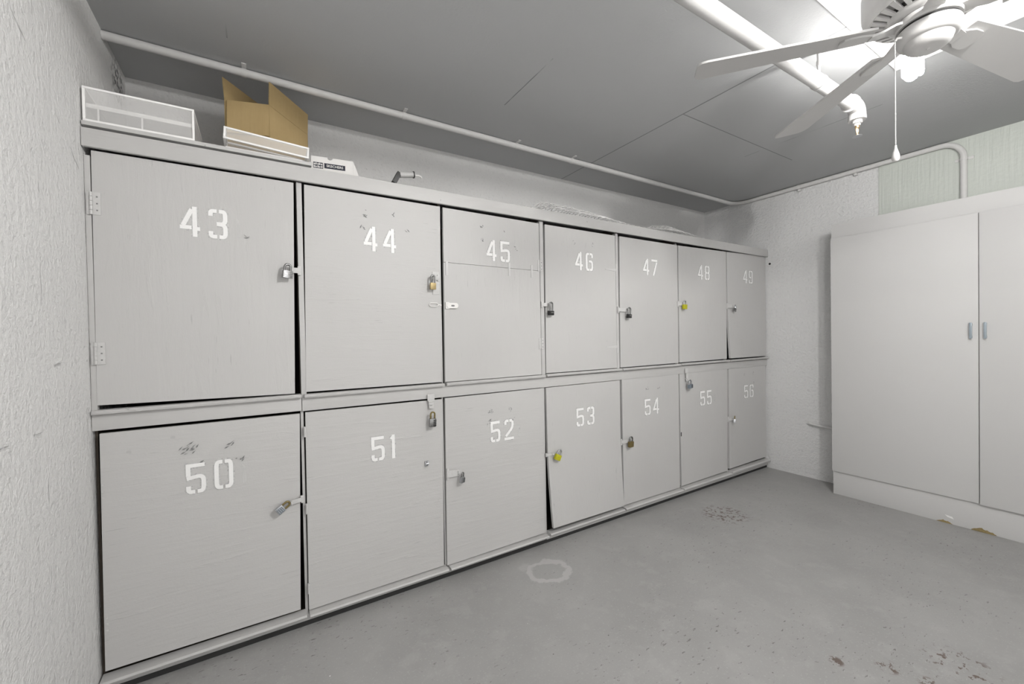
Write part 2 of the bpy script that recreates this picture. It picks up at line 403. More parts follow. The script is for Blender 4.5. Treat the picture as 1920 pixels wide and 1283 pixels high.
# middle rail, base board, projecting lips (one piece to each bay)
for x0, x1 in ((0.001, 0.6405), (0.6425, W - 0.001)):
    MB().box(x0, x1, -0.003, 0.030, 0.919 if x0 < 0.1 else 0.917, 0.974, 0.002).build('middle_rail', m_frame, bank)
for x0, x1, y in ((0.001, 1.899, 0.000), (1.901, W - 0.001, -0.004)):
    MB().box(x0, x1, y, 0.028, 0.024, 0.050, 0.002).build('base_board', m_frame, bank)
for i in range(7):
    dz = (0.0, -0.002, 0.0, 0.003, 0.002, 0.004, 0.003)[i]
    x0, x1 = XS[i] + 0.006, XS[i + 1] - 0.006
    pr = [(-0.003, 0.974), (-0.024, 0.977), (-0.026, 0.983), (-0.018, 0.990), (0.018, 0.990), (0.018, 0.974)]
    MB().prism([(x0, y, z + dz) for y, z in pr], (x1 - x0, 0, 0)).build('sill', m_frame, bank)
    dz = (0.003, -0.002, -0.004, 0.004, 0.006, 0.010, 0.018)[i]
    pr = [(-0.002, 0.048), (-0.030, 0.050 + dz * .5), (-0.034, 0.055 + dz), (-0.028, 0.061 + dz), (0.018, 0.063 + dz), (0.018, 0.048)]
    MB().prism([(x0, y, z) for y, z in pr], (x1 - x0, 0, 0)).build('sill', m_frame, bank)

# stencil digits -------------------------------------------------
DW, DH, ST = 0.060, 0.112, 0.0140
def rounded(pts, r=0.014, n=6):
    out = [Vector(pts[0])]
    for a, p, c in zip(pts, pts[1:], pts[2:]):
        a, p, c = Vector(a), Vector(p), Vector(c)
        ra = min(r, (a - p).length * 0.49); rc = min(r, (c - p).length * 0.49)
        A = p + (a - p).normalized() * ra; C_ = p + (c - p).normalized() * rc
        for i in range(n + 1):
            t = i / n; out.append(A * (1 - t) ** 2 + p * 2 * t * (1 - t) + C_ * t ** 2)
    out.append(Vector(pts[-1])); return out
h_ = ST / 2; Lx, Rx, Bz, Tz, Mz, cx = h_, DW - h_, h_, DH - h_, DH / 2, DW / 2
G = 0.0035
def mir(paths): return [[(DW - x, z) for x, z in p] for p in paths]
def flip(paths): return [[(DW - x, DH - z) for x, z in p] for p in paths]
def digit(ch):
    R_ = 0.020
    halfL = [(cx - G, Tz), (Lx, Tz), (Lx, Bz), (cx - G, Bz)]
    if ch == '0': return [rounded(p, R_) for p in [halfL] + mir([halfL])]
    if ch == '1': return [[(0.015, 0.0), (0.015, DH)], [(0.004, DH - 0.020), (0.012, DH - 0.010)]]
    if ch == '2': return [rounded([(Lx, Tz - 0.020), (Lx, Tz), (cx - G, Tz)], R_), rounded([(cx + G, Tz), (Rx, Tz), (Rx, Mz + 0.010), (Lx + 0.002, Bz + 0.014)], R_), [(0.0, Bz), (DW, Bz)]]
    if ch == '3':
        a = [(cx - G, Tz), (Lx, Tz), (Lx, Tz - 0.020)]; c = [(cx + G, Tz), (Rx, Tz), (Rx, Mz + 0.002), (cx - 0.004, Mz)]
        return [rounded(a, R_), rounded(c, 0.017), rounded([(x, DH - z) for x, z in a], R_), rounded([(x, DH - z) for x, z in c], 0.017)]
    if ch == '4': return [[(0.036, DH - 0.010), (0.009, 0.040)], [(0.0, 0.0335), (0.0345, 0.0335)], [(0.0445, 0.0), (0.0445, DH)], [(0.051, 0.030), (0.060, 0.030)]]
    if ch == '5': return [[(DW - 0.003, Tz), (Lx, Tz), (Lx, Mz + 0.010)], rounded([(Lx - 0.005, Mz + 0.002), (Rx, Mz + 0.010), (Rx, Bz), (cx + G, Bz)], R_), rounded([(cx - G, Bz), (Lx, Bz), (Lx, Bz + 0.022)], R_)]
    six = [halfL, [(cx + G, Tz), (Rx, Tz), (Rx, Tz - 0.022)], [(cx - 0.004, Mz + 0.004), (Rx, Mz + 0.004), (Rx, Bz), (cx + G, Bz)]]
    if ch == '6': return [rounded(p, R_) for p in six]
    if ch == '9': return [rounded(p, R_) for p in flip(six)]
    if ch == '7': return [[(0.0, Tz), (DW, Tz)], [(Rx + 0.001, Tz - 0.011), (0.020, 0.0)]]
    if ch == '8':
        a = [(cx - G, Tz), (Lx, Tz), (Lx, Mz), (cx - G, Mz + 0.002)]; c = [(cx - G, Bz), (Lx, Bz), (Lx, Mz), (cx - G, Mz - 0.002)]
        return [rounded(p, 0.017) for p in [a, c] + mir([a, c])]
def ribbon(mb, pts, ox, oz, y, w):
    pts = [Vector((p[0], p[1])) for p in pts]; L, R = [], []
    for i, p in enumerate(pts):
        if i == 0: d = pts[1] - p; k = 1
        elif i == len(pts) - 1: d = p - pts[i - 1]; k = 1
        else:
            a = (p - pts[i - 1]).normalized(); c = (pts[i + 1] - p).normalized(); d = a + c
            k = 1 / max(0.45, math.sqrt(max(0.0, (1 + a.dot(c)) / 2)))
        d.normalize(); nrm = Vector((-d.y, d.x)) * (w / 2 * k)
        L.append(mb.bm.verts.new((ox + p.x + nrm.x, y, oz + p.y + nrm.y))); R.append(mb.bm.verts.new((ox + p.x - nrm.x, y, oz + p.y - nrm.y)))
    for i in range(len(pts) - 1): mb.bm.faces.new((L[i], R[i], R[i + 1], L[i + 1]))
def put_number(num, door):
    cxx, cz = NUMC[num]; s = str(num); pitch = 0.086
    x0 = cxx - ((pitch + DW) / 2 if s[1] != '1' else 0.0535)
    z0 = cz - DH / 2
    yo = 0.005 if num == 50 else 0.0
    for k, ch in enumerate(s):
        mb = MB(); hb = MB()
        for j, p in enumerate(digit(ch)):
            ribbon(mb, p, x0 + k * pitch, z0, -0.0013 - yo - 0.00008 * j, ST); ribbon(hb, p, x0 + k * pitch, z0, -0.0004 - yo - 0.00008 * j, ST * 1.7)
        mb.build('stencil_digit', m_num, door, 'white stencilled figure %s' % ch, smooth=False)
        hb.build('overspray', m_halo, door, smooth=False)
    if num in (43, 52, 50, 55):
        q = MB(); xx = x0 + 2 * pitch + 0.004 if num != 51 else x0 + 2 * pitch - 0.02
        q.poly([(xx, -0.0009 - yo, z0 + 0.008), (xx + 0.013, -0.0009 - yo, z0 + 0.012), (xx + 0.010, -0.0009 - yo, z0 + 0.072), (xx, -0.0009 - yo, z0 + 0.085)])
        q.build('faint_spray_mark', m_spray, door, smooth=False)

# doors ----------------------------------------------------------
def door_slab(num, mb, q, split=None):
    (ax, az), (bx, bz), (cx_, cz), (dx, dz) = q
    def P(u, v, back):
        x = (ax * (1 - u) + bx * u) * v + (dx * (1 - u) + cx_ * u) * (1 - v)
        z = (az * (1 - u) + bz * u) * v + (dz * (1 - u) + cz * u) * (1 - v)
        y = 0.0
        if num == 53: k = max(0.0, (0.62 - v) / 0.62) ** 1.6; y -= k * (0.040 * (1 - u) + 0.020 * u)
        if num == 49: k = max(0.0, (0.50 - v) / 0.50) ** 1.3; y -= k * 0.020 * (1 - u)
        if num == 50: y -= 0.004 * (1 - u)
        if num == 51: y += 0.004 * (1 - v) * u
        return Vector((x, y + (0.016 if back else 0), z))
    N = 14
    vs0 = split or (0.0, 1.0)
    F = [[[mb.bm.verts.new(P(i / N, vs0[0] + (vs0[1] - vs0[0]) * j / N, bk)) for i in range(N + 1)] for j in range(N + 1)] for bk in (0, 1)]
    for bk in (0, 1):
        for j in range(N):
            for i in range(N):
                f = (F[bk][j][i], F[bk][j][i + 1], F[bk][j + 1][i + 1], F[bk][j + 1][i]); mb.bm.faces.new(f if not bk else f[::-1])
    for i in range(N):
        for j in (0, N): mb.bm.faces.new((F[0][j][i], F[0][j][i + 1], F[1][j][i + 1], F[1][j][i]))
        for j in (0, N): mb.bm.faces.new((F[0][i][j], F[0][i + 1][j], F[1][i + 1][j], F[1][i][j]))
def screw(mb, x, z, y=-0.0032): mb.box(x - 0.0022, x + 0.0022, y, y + 0.0015, z - 0.0022, z + 0.0022)
doors = {}
for num, q in DOORS.items():
    mb = MB()
    if num == 45:
        s = (1.5955 - 0.993) / (1.870 - 0.993)
        door_slab(num, mb, q, (0.0, s - 0.0010)); door_slab(num, mb, q, (s + 0.0010, 1.0))
    elif num == 55:
        door_slab(num, mb, q)
    else: door_slab(num, mb, q)
    dr = mb.build('door', m_door_v if num in (43, 45, 46, 47, 48, 49, 53, 54, 55, 56) else m_door_h, bank, 'locker door numbered %d' % num)
    doors[num] = dr
    put_number(num, dr)

# butt hinges with barrel: door 43
def hinge(door, x, z0, z1, w0, w1, bar=True, y=-0.001):
    mb = MB(); mb.box(x - w0, x + w1, y - 0.0022, y, z0, z1, 0.0006)
    if bar:
        n = 5; hh = (z1 - z0) / n
        for k in range(n): mb.tube([(x, y - 0.004, z0 + hh * k + 0.0006), (x, y - 0.004, z0 + hh * (k + 1) - 0.0006)], 0.0045, 8)
    mb.build('hinge', m_hw, door)
    sb = MB()
    for k in range(3): screw(sb, x + w1 * 0.62, z0 + (z1 - z0) * (0.2 + 0.3 * k), y - 0.0034)
    return sb
for z0, z1 in ((1.658, 1.735), (1.146, 1.222)):
    hinge(doors[43], 0.017, z0, z1, 0.012, 0.024).build('hinge_screws', m_chip, doors[43])
for x, z in ((1.3075, 1.568), (1.678, 1.588), (1.827, 1.588)):
    MB().box(x - 0.004, x + 0.009, -0.0032, 0.0, z - 0.036, z + 0.034, 0.0006).build('hinge', m_hw, doors[45])
for z in (1.622, 1.172): hinge(doors[45], 1.889, z - 0.032, z + 0.032, 0.016, 0.014).build('hinge_screws', m_chip, doors[45])
for z in (1.640, 1.137):      # long tapering strap hinges
    mb = MB(); mb.prism([(2.405, -0.003, z + 0.002), (2.405, -0.003, z - 0.002), (2.497, -0.003, z - 0.009), (2.497, -0.003, z + 0.009)], (0, 0.002, 0))
    mb.box(2.497, 2.509, -0.004, 0.0, z - 0.04, z + 0.04, 0.0008); mb.build('hinge', m_hw, doors[46])
for z in (0.829, 0.501, 0.160):
    MB().tube([(0.6505, -0.004, z - 0.022), (0.6505, -0.004, z + 0.022)], 0.0045, 8).build('hinge', m_hw, doors[51])
for z in (0.73, 0.708, 0.685, 0.27, 0.248, 0.226):
    MB().box(0.020, 0.0265, -0.0062, -0.003, z - 0.003, z + 0.003, 0.001).build('screw', m_hw, doors[50])
mb = MB(); mb.box(1.174, 1.181, -0.0085, 0.0, 0.585, 0.612, 0.002).box(1.184, 1.192, -0.0085, 0.0, 0.588, 0.612, 0.002).tube([(1.176, -0.009, 0.599), (1.192, -0.009, 0.601)], 0.003, 8)
mb.build('old_catch', m_steel, doors[51])
MB().box(3.148, 3.157, -0.0012, 0.002, 0.452, 0.482).build('notch', m_dark, doors[55], 'dark notch cut in the edge')
# scraped paint marks round the numbers
CH = {50: [(0.262, 0.815, 0.030, 16), (0.394, 0.812, 0.020, 6), (0.415, 0.752, 0.016, 5), (0.30, 0.76, 0.012, 4)], 44: [(0.912, 1.792, 0.020, 5), (0.906, 1.722, 0.010, 4), (1.11, 1.728, 0.010, 2), (1.04, 1.795, 0.012, 3)],
      45: [(1.520, 1.800, 0.012, 5), (1.518, 1.735, 0.012, 5), (1.660, 1.790, 0.010, 2), (1.72, 1.71, 0.02, 3)], 52: [(1.545, 0.812, 0.018, 7), (1.535, 0.760, 0.016, 6), (1.672, 0.812, 0.014, 5), (1.688, 0.762, 0.010, 3)],
      46: [(2.143, 1.785, 0.014, 4), (2.299, 1.785, 0.012, 4)], 54: [(2.785, 0.838, 0.012, 4), (2.905, 0.833, 0.014, 4)], 56: [(4.006, 0.855, 0.012, 3), (4.14, 0.858, 0.012, 4), (4.14, 0.785, 0.014, 3)], 43: [(0.46, 1.63, 0.008, 3)]}
for num, lst in CH.items():
    for x, z, r, n in lst:
        mb = MB()
        for k in range(n):
            a = rnd.uniform(0, 2 * PI); rr = r * math.sqrt(rnd.random()); px, pz = x + rr * math.cos(a), z + rr * math.sin(a)
            l = rnd.uniform(0.004, 0.013); w = rnd.uniform(0.001, 0.003); t = rnd.uniform(0.2, 1.2) if num == 50 else rnd.uniform(0, PI)
            u = Vector((math.cos(t), math.sin(t))); v = Vector((-u.y, u.x))
            yy = -0.0014 - 0.00001 * k - (0.004 if num == 50 else 0)
            mb.poly([(px + u.x * l, yy, pz + u.y * l), (px + v.x * w, yy, pz + v.y * w), (px - u.x * l * .7, yy, pz - u.y * l * .7), (px - v.x * w, yy, pz - v.y * w)])
        mb.build('scrape_mark', m_chip, doors[num], smooth=False)

# hasps ----------------------------------------------------------
def hasp(num, x0, x1, z, w=0.024, mat=None, staple=True, tilt=0.0, y=-0.004):
    "strap from the post at x0 to its eye at x1"
    mat = mat or m_hw; s = 1 if x1 > x0 else -1
    mb = MB(); R = Matrix.Rotation(tilt, 3, 'Y')
    L = abs(x1 - x0); o = (x0, 0, z)
    mb.box(x0 - 0.006, x0 + 0.006, y - 0.004, y + 0.004, z - w * 0.85, z + w * 0.85, 0.001)
    pts = [(x0, y - 0.005, z - w / 2), (x0 + s * L * .72, y - 0.007, z - w / 2), (x0 + s * L, y - 0.008, z - w * .28), (x0 + s * L, y - 0.008, z + w * .28), (x0 + s * L * .72, y - 0.007, z + w / 2), (x0, y - 0.005, z + w / 2)]
    mb.prism(pts, (0, 0.0022, 0))
    if tilt:
        for v in mb.bm.verts: v.co = R @ (v.co - Vector(o)) + Vector(o)
    h = mb.build('hasp', mat, doors[num])
    if staple:
        e = Vector((x0 + s * L * .72, 0, z))
        if tilt: e = R @ (e - Vector(o)) + Vector(o)
        st = MB().tube([(e.x, y + 0.004, e.z + 0.007), (e.x, y - 0.018, e.z + 0.007), (e.x, y - 0.022, e.z), (e.x, y - 0.018, e.z - 0.007), (e.x, y + 0.004, e.z - 0.007)], 0.0022, 8)
        st.build('staple', mat, doors[num])
def hasp_v(num, x, z0, z1, w=0.026):
    mb = MB(); y = -0.012
    mb.box(x - w * .7, x + w * .7, y - 0.003, y + 0.001, z0 + 0.004, z0 + 0.036, 0.001)
    mb.tube([(x - w * .6, y - 0.004, z0), (x + w * .6, y - 0.004, z0)], 0.0042, 8)
    mb.prism([(x - w / 2, y - 0.004, z0), (x - w * .42, y - 0.006, z1), (x + w * .42, y - 0.006, z1), (x + w / 2, y - 0.004, z0)], (0, 0.0022, 0))
    mb.build('hasp', m_hw, doors[num])
    zz = z1 + 0.016
    MB().tube([(x - 0.006, 0.002, zz), (x - 0.006, -0.024, zz), (x, -0.028, zz), (x + 0.006, -0.024, zz), (x + 0.006, 0.002, zz)], 0.0024, 8).build('staple', m_hw, doors[num])
hasp(43, 0.644, 0.590, 1.509, 0.022)
hasp(44, 1.262, 1.216, 1.514, 0.020)
MB().box(1.232, 1.268, -0.0035, 0.0, 1.432, 1.545, 0.001).build('hasp_plate', m_hw, doors[44])
hasp(46, 1.896, 1.945, 1.398, 0.020)
hasp(47, 2.514, 2.606, 1.380, 0.024)
hasp(48, 3.128, 3.190, 1.434, 0.024)
hasp(49, 3.752, 3.842, 1.432, 0.028)
hasp(50, 0.634, 0.577, 0.549, 0.018, tilt=-0.10, y=-0.010)
hasp_v(51, 1.208, 0.905, 0.872)
hasp(52, 1.292, 1.366, 0.526, 0.034)
hasp(53, 1.911, 1.962, 0.520, 0.012)
hasp(54, 2.524, 2.600, 0.504, 0.024)
hasp_v(55, 3.207, 0.918, 0.860, 0.024)
hasp(56, 3.752, 3.812, 0.506, 0.026)
# white open hasp and loop between 44 and 45
mb = MB(); y = -0.006
mb.box(1.298, 1.318, y - 0.003, y + 0.006, 1.362, 1.396, 0.001)
pts = []
def slot(cx0, cx1, z, r, n=10): return arc((cx0, y, z), r, PI / 2, 3 * PI / 2, n, (1, 0, 0), (0, 0, 1)) + arc((cx1, y, z), r, -PI / 2, PI / 2, n, (1, 0, 0), (0, 0, 1))
mb.prism([p + Vector((0, -0.006, 0)) for p in slot(1.316, 1.352, 1.379, 0.0135)], (0, 0.003, 0))
mb.build('hasp', m_hw_white, doors[45], 'white painted hasp plate')
MB().prism([p + Vector((0, -0.0068, 0)) for p in slot(1.330, 1.340, 1.378, 0.0042)], (0, 0.0006, 0)).build('hasp_slot', m_chip, doors[45])
mb = MB(); lp = slot(1.222, 1.250, 1.381, 0.0085); lp = [p + Vector((0, 0.001, 0)) for p in lp]
mb.tube(lp + [lp[0]], 0.0024, 8); mb.tube([(1.258, -0.005, 1.381), (1.276, -0.004, 1.380)], 0.0026, 8)
mb.build('latch_loop', m_hw_white, doors[44], 'white painted wire latch loop')

# ------------------------------------------------------------------ padlocks (hang from the hasps)
def padlock(label, x, z, y, w, h, d, body_mat, shackle_mat=None, sh=0.022, rot=(0, 0, 0), style='plain'):
    t = thing('padlock', label, 'padlock', (x, y, z), rot, 'padlocks on the locker doors')
    sm = shackle_mat or m_chrome; r = w * 0.095 + 0.0012; a = w * 0.32
    mb = MB()
    if style == 'laminated':
        n = 6
        for k in range(n): mb.box(-w / 2, w / 2, -d / 2, d / 2, -h / 2 + h * k / n + 0.0003, -h / 2 + h * (k + 1) / n - 0.0003, 0.0009)
        mb.box(-w / 2 + .002, w / 2 - .002, -d / 2 + .002, d / 2 - .002, -h / 2 + .001, h / 2 - .001)
    else: mb.box(-w / 2, w / 2, -d / 2, d / 2, -h / 2, h / 2, min(w, d) * 0.16)
    mb.build('body', body_mat, t, local=True)
    pts = [Vector((-a, 0, h / 2 - 0.004)), Vector((-a, 0, h / 2 + sh - a))] + arc((0, 0, h / 2 + sh - a), a, PI, 0, 10, (1, 0, 0), (0, 0, 1)) + [Vector((a, 0, h / 2 + sh - a)), Vector((a, 0, h / 2 - 0.004))]
    MB().tube(pts, r, 10).build('shackle', sm, t, local=True)
    if style == 'dials':
        mb = MB()
        for k in range(4): mb.box(w * 0.08, w / 2 + 0.0012, -d / 2 - 0.0012, d / 2 - 0.004, -h * .38 + h * .2 * k, -h * .38 + h * .2 * k + h * 0.11, 0.0006)
        mb.build('dial', m_black, t, local=True)
    if style == 'face':
        mb = MB().box(-w * .38, w * .38, -d / 2 - 0.001, -d / 2 + 0.001, -h * .40, h * .36)
        mb.build('face_plate', m_bluegrey, t, local=True)
        mb = MB()
        for i in range(4):
            for j in range(3): mb.box(-w * .32 + w * .17 * i, -w * .32 + w * .17 * i + w * .1, -d / 2 - 0.002, -d / 2, -h * .34 + h * .23 * j, -h * .34 + h * .23 * j + h * .14, 0.0004)
        mb.build('buttons', m_steel, t, local=True)
    if style in ('plain', 'laminated', 'cover'):
        MB().lathe([(0.0, -0.0008), (w * .16, -0.0008), (w * .16, 0.001), (0, 0.001)], (0, 0, -h / 2), 14).build('keyway', m_steel if style != 'plain' else m_dbrass, t, local=True)
    if style == 'cover':
        MB().box(-w * .3, w * .3, -d / 2 - 0.0012, -d / 2 + 0.0005, -h * .22, h * .2, 0.0008).build('cover_panel', m_dbrass if body_mat is m_dbrass else m_yellow, t, local=True)
    if style == 'band':
        MB().box(-w * .2, w * .42, -d / 2 - 0.0008, -d / 2 + 0.0005, h * .0, h * .28).build('label_strip', m_chrome, t, local=True)
    return t
padlock('bright laminated steel padlock on the hasp of locker 43', 0.598, 1.487, -0.032, 0.036, 0.030, 0.022, m_chrome, None, 0.026, (0.1, 0.05, 0.25), 'laminated')
padlock('brass padlock with long steel shackle on locker 44', 1.225, 1.470, -0.026, 0.029, 0.033, 0.015, m_brass, None, 0.036, (0.05, 0.0, 0.0))
padlock('black padlock with steel shackle on locker 46', 1.945, 1.349, -0.024, 0.036, 0.026, 0.018, m_black, None, 0.048, (0.05, 0, 0.05), 'band')
padlock('black padlock with silver strip on locker 47', 2.590, 1.338, -0.026, 0.038, 0.026, 0.018, m_black, None, 0.042, (0.05, 0.03, 0.1), 'band')
padlock('small yellow padlock on locker 48', 3.182, 1.413, -0.022, 0.040, 0.034, 0.018, m_yellow, m_steel, 0.024, (0.05, 0, 0), 'cover')
padlock('small silver padlock on locker 49', 3.828, 1.402, -0.026, 0.034, 0.026, 0.016, m_chrome, m_steel, 0.026, (0.1, 0.2, 0.3), 'laminated')
padlock('tilted push-button combination padlock on locker 50', 0.552, 0.530, -0.030, 0.030, 0.030, 0.018, m_steel, m_dbrass, 0.024, (0.0, 0.98, 0.12), 'face')
padlock('silver four-dial combination padlock on locker 51', 1.207, 0.803, -0.030, 0.032, 0.042, 0.016, m_chrome, m_dbrass, 0.030, (0.05, 0.03, 0.0), 'dials')
padlock('small dial padlock on the wide hasp of locker 52', 1.358, 0.492, -0.030, 0.024, 0.030, 0.018, m_steel, m_chrome, 0.022, (0.1, 0.1, 0.5), 'dials')
padlock('yellow-green padlock hanging askew on locker 53', 1.974, 0.502, -0.028, 0.040, 0.034, 0.018, m_yellow, m_steel, 0.026, (0.05, 0.45, 0.0), 'cover')
padlock('tarnished brass padlock on locker 54', 2.590, 0.484, -0.026, 0.042, 0.038, 0.018, m_dbrass, m_chrome, 0.030, (0.05, 0.03, 0.1), 'cover')
padlock('blue-grey combination padlock high on locker 55', 3.220, 0.822, -0.032, 0.044, 0.030, 0.020, m_bluegrey, m_steel, 0.030, (0.05, -0.1, 0.1), 'dials')
padlock('small steel padlock on locker 56', 3.803, 0.490, -0.026, 0.026, 0.032, 0.016, m_steel, m_dbrass, 0.024, (0.1, 0.1, 0.6))

# ------------------------------------------------------------------ things on top of the lockers
ZT = 1.953
tag(MB().box(0.003, 0.700, -0.020, 0.470, ZT + 0.0005, ZT + 0.0145, 0.001).build('wooden_board', m_frame), 'thin grey painted board lying on the lockers under the trays', 'board')
ZB = ZT + 0.0152
def tray(label, x0, x1, y0, y1, z0, h, rx=0.0, mid=True, ry=0.0):
    t = thing('letter_tray', label, 'tray', (x0, y0, z0), (rx, ry, 0), 'white mesh trays on the lockers')
    w, d = x1 - x0, y1 - y0; r = 0.0035
    fr = MB()
    for z in (r, h - r): fr.box(0, w, 0, 2 * r, z - r, z + r, 0.0012).box(0, w, d - 2 * r, d, z - r, z + r, 0.0012).box(0, 2 * r, 2 * r, d - 2 * r, z - r, z + r, 0.0012).box(w - 2 * r, w, 2 * r, d - 2 * r, z - r, z + r, 0.0012)
    for x in (0, w - 2 * r):
        for y in (0, d - 2 * r): fr.box(x, x + 2 * r, y, y + 2 * r, 2 * r, h - 2 * r, 0.001)
    fr.build('wire_frame', m_whitemet, t, local=True)
    pm = MB()
    pm.poly([(r, r, r), (w - r, r, r), (w - r, r, h - r), (r, r, h - r)]); pm.build('mesh_front', m_mesh, t, local=True)
    for nm, x in (('mesh_side', r), ('mesh_side', w - r)):
        q = MB(); q.poly([(x, r, r), (x, d - r, r), (x, d - r, h - r), (x, r, h - r)]); q.build(nm, m_mesh, t, local=True)
    q = MB(); q.poly([(r, d - r, r), (w - r, d - r, r), (w - r, d - r, h - r), (r, d - r, h - r)]); q.build('mesh_back', m_mesh, t, local=True)
    q = MB(); q.poly([(r, r, r * .6), (w - r, r, r * .6), (w - r, d - r, r * .6), (r, d - r, r * .6)]); q.build('mesh_bottom', m_mesh, t, local=True)
    if mid:
        MB().box(2 * r, w - 2 * r, 0.010, d - 0.010, h * 0.47, h * 0.47 + 0.002).build('inner_shelf', m_mesh, t, local=True)
        MB().box(2 * r, w - 2 * r, 0.010, 0.018, h * 0.47 - 0.004, h * 0.47 + 0.010, 0.001).build('shelf_rail', m_whitemet, t, local=True)
        for x in (w * .12, w * .5): MB().box(x - .002, x + .002, 0.012, 0.018, 2 * r, h * .45).build('stiffener', m_whitemet, t, local=True)
    return t
tray('tall white wire mesh tray beside the rough left wall', 0.006, 0.306, -0.017, 0.285, ZB, 0.116)
tray('low white wire mesh tray in front of the cardboard box', 0.393, 0.690, -0.017, 0.112, ZB + 0.0325, 0.048, -0.07, False, 0.062)
# a flat folder of papers under the low tray
tag(MB().box(0.40, 0.665, -0.012, 0.100, ZB, ZB + 0.0045, 0.001).build('flat_white_panel', m_whitemet), 'thin white metal panel under the low mesh tray', 'panel')

# open cardboard box
A_, B_ = Vector((0.555, 0.145)), Vector((0.390, 0.198)); dR = Vector((0.171, 0.210)); D_, E_ = A_ + dR, B_ + dR
zb, z1, z2 = ZB + 0.0005, 2.247, 2.348
bx = thing('cardboard_box', 'open brown cardboard box with raised flaps behind the low mesh tray', 'box', (0.56, 0.28, zb))
TH = 0.004
def panel(name, p, q, zlo, zhi, inward, lab=None, lean=Vector((0, 0))):
    n = Vector((inward.x, inward.y, 0)).normalized() * TH
    MB().prism([(p.x, p.y, zlo), (q.x, q.y, zlo), (q.x + lean.x, q.y + lean.y, zhi), (p.x + lean.x, p.y + lean.y, zhi)], n).build(name, m_cardboard, bx, lab)
cen = (A_ + D_ + B_ + E_) / 4
for nm, p, q in (('front_panel', A_, B_), ('side_panel', A_, D_), ('side_panel', B_, E_), ('back_panel', D_, E_)):
    nn = (p - q).normalized(); nn = Vector((-nn.y, nn.x)); nn = nn if nn.dot(cen - p) > 0 else -nn
    e = (q - p).normalized() * 0.0002
    panel(nm, p + e, q - e, zb, z1, nn)
    if nm == 'side_panel': panel('flap', p + e, q - e, z1 + 0.001, z2, nn, None, nn * (-0.004 if p is A_ else -0.008))
nF = Vector((-(A_ - B_).y, (A_ - B_).x)).normalized(); nF = nF if nF.dot(cen - A_) < 0 else -nF
o1 = nF * 0.003; o2 = nF * 0.010; du = (A_ - B_).normalized() * 0.012
MB().prism([(B_.x + o1.x + du.x, B_.y + o1.y + du.y, z1 + 0.001), (A_.x + o1.x, A_.y + o1.y, z1 - 0.001), (A_.x + o2.x, A_.y + o2.y, z1 - 0.14), (B_.x + o2.x + du.x, B_.y + o2.y + du.y, z1 - 0.14)], (nF.x * 0.004, nF.y * 0.004, 0)).build('flap', m_cardboard, bx)
MB().prism([(A_.x, A_.y, zb - 0.0002), (D_.x, D_.y, zb - 0.0002), (E_.x, E_.y, zb - 0.0002), (B_.x, B_.y, zb - 0.0002)], (0, 0, 0.004)).build('bottom_panel', m_cardboard, bx)

# shoe box with printed end
sb = thing('shoe_box', 'white shoe box with dark printed label lying beside the cardboard box', 'box', (0.705, 0.045, ZT + 0.0005), (0, 0, -0.12))
w, d, h = 0.172, 0.26, 0.070
notch = arc((w * .44, 0, h), 0.011, PI, 2 * PI, 10, (1, 0, 0), (0, 0, 1))
MB().prism([(0, 0, 0), (w, 0, 0), (w, 0, h)] + notch[::-1] + [(0, 0, h)], (0, 0.003, 0)).box(0, 0.003, 0.0031, d, 0, h).box(w - 0.003, w, 0.0031, d, 0, h).box(0.0031, w - 0.0031, d - 0.003, d, 0, h).box(0.0031, w - 0.0031, 0.0031, d - 0.0031, 0, 0.003).build('carton', m_paper, sb, local=True)
MB().box(0.0032, w - 0.0032, 0.0045, d - 0.0032, h - 0.016, h - 0.0135).build('lid', m_paper, sb, local=True)
MB().prism([(w + 0.001, 0.0, 0.0), (w + 0.001, 0.0, h * .98), (w + 0.026, 0.002, 0.0)], (0, 0.0015, 0)).build('end_flap', m_paper, sb, local=True)
MB().box(0.052, 0.138, -0.0008, 0.0002, 0.022, 0.044).build('label_strip', m_ink, sb, 'dark strip with white lettering', local=True)
MB().box(0.008, 0.047, -0.0008, 0.0002, 0.018, 0.044).build('label_patch', m_ink, sb, local=True)
def text_mesh(body, size, x, y, z, parent, mat, name='lettering', wide=1.0):
    cu = bpy.data.curves.new('txt', 'FONT'); cu.body = body; cu.size = size; cu.align_x = 'CENTER'; cu.align_y = 'CENTER'; cu.resolution_u = 3; cu.offset = size * 0.015
    to = bpy.data.objects.new('txt', cu); COL.objects.link(to)
    bpy.context.view_layer.update()
    me = bpy.data.meshes.new_from_object(to.evaluated_get(bpy.context.evaluated_depsgraph_get()))
    bpy.data.objects.remove(to); me.name = name
    me.transform(Matrix.Translation((x, y, z)) @ Matrix.Rotation(PI / 2, 4, 'X') @ Matrix.Diagonal((wide, 1, 1, 1)))
    me.materials.clear(); me.materials.append(mat)
    o = bpy.data.objects.new(name, me); COL.objects.link(o); o.parent = parent; return o
text_mesh('SKECHERS', 0.0150, 0.095, -0.0012, 0.033, sb, m_paper, wide=1.0)
mb = MB()
for i in range(5):
    for j in range(2):
        mb.box(0.010 + i * .0072, 0.0155 + i * .0072 - 0.001 * (i % 2), -0.0012, -0.0009, 0.0205 + j * 0.012, 0.0295 + j * 0.012 - 0.002 * ((i + j) % 2))
mb.build('printed_pattern', m_paper, sb, local=True)

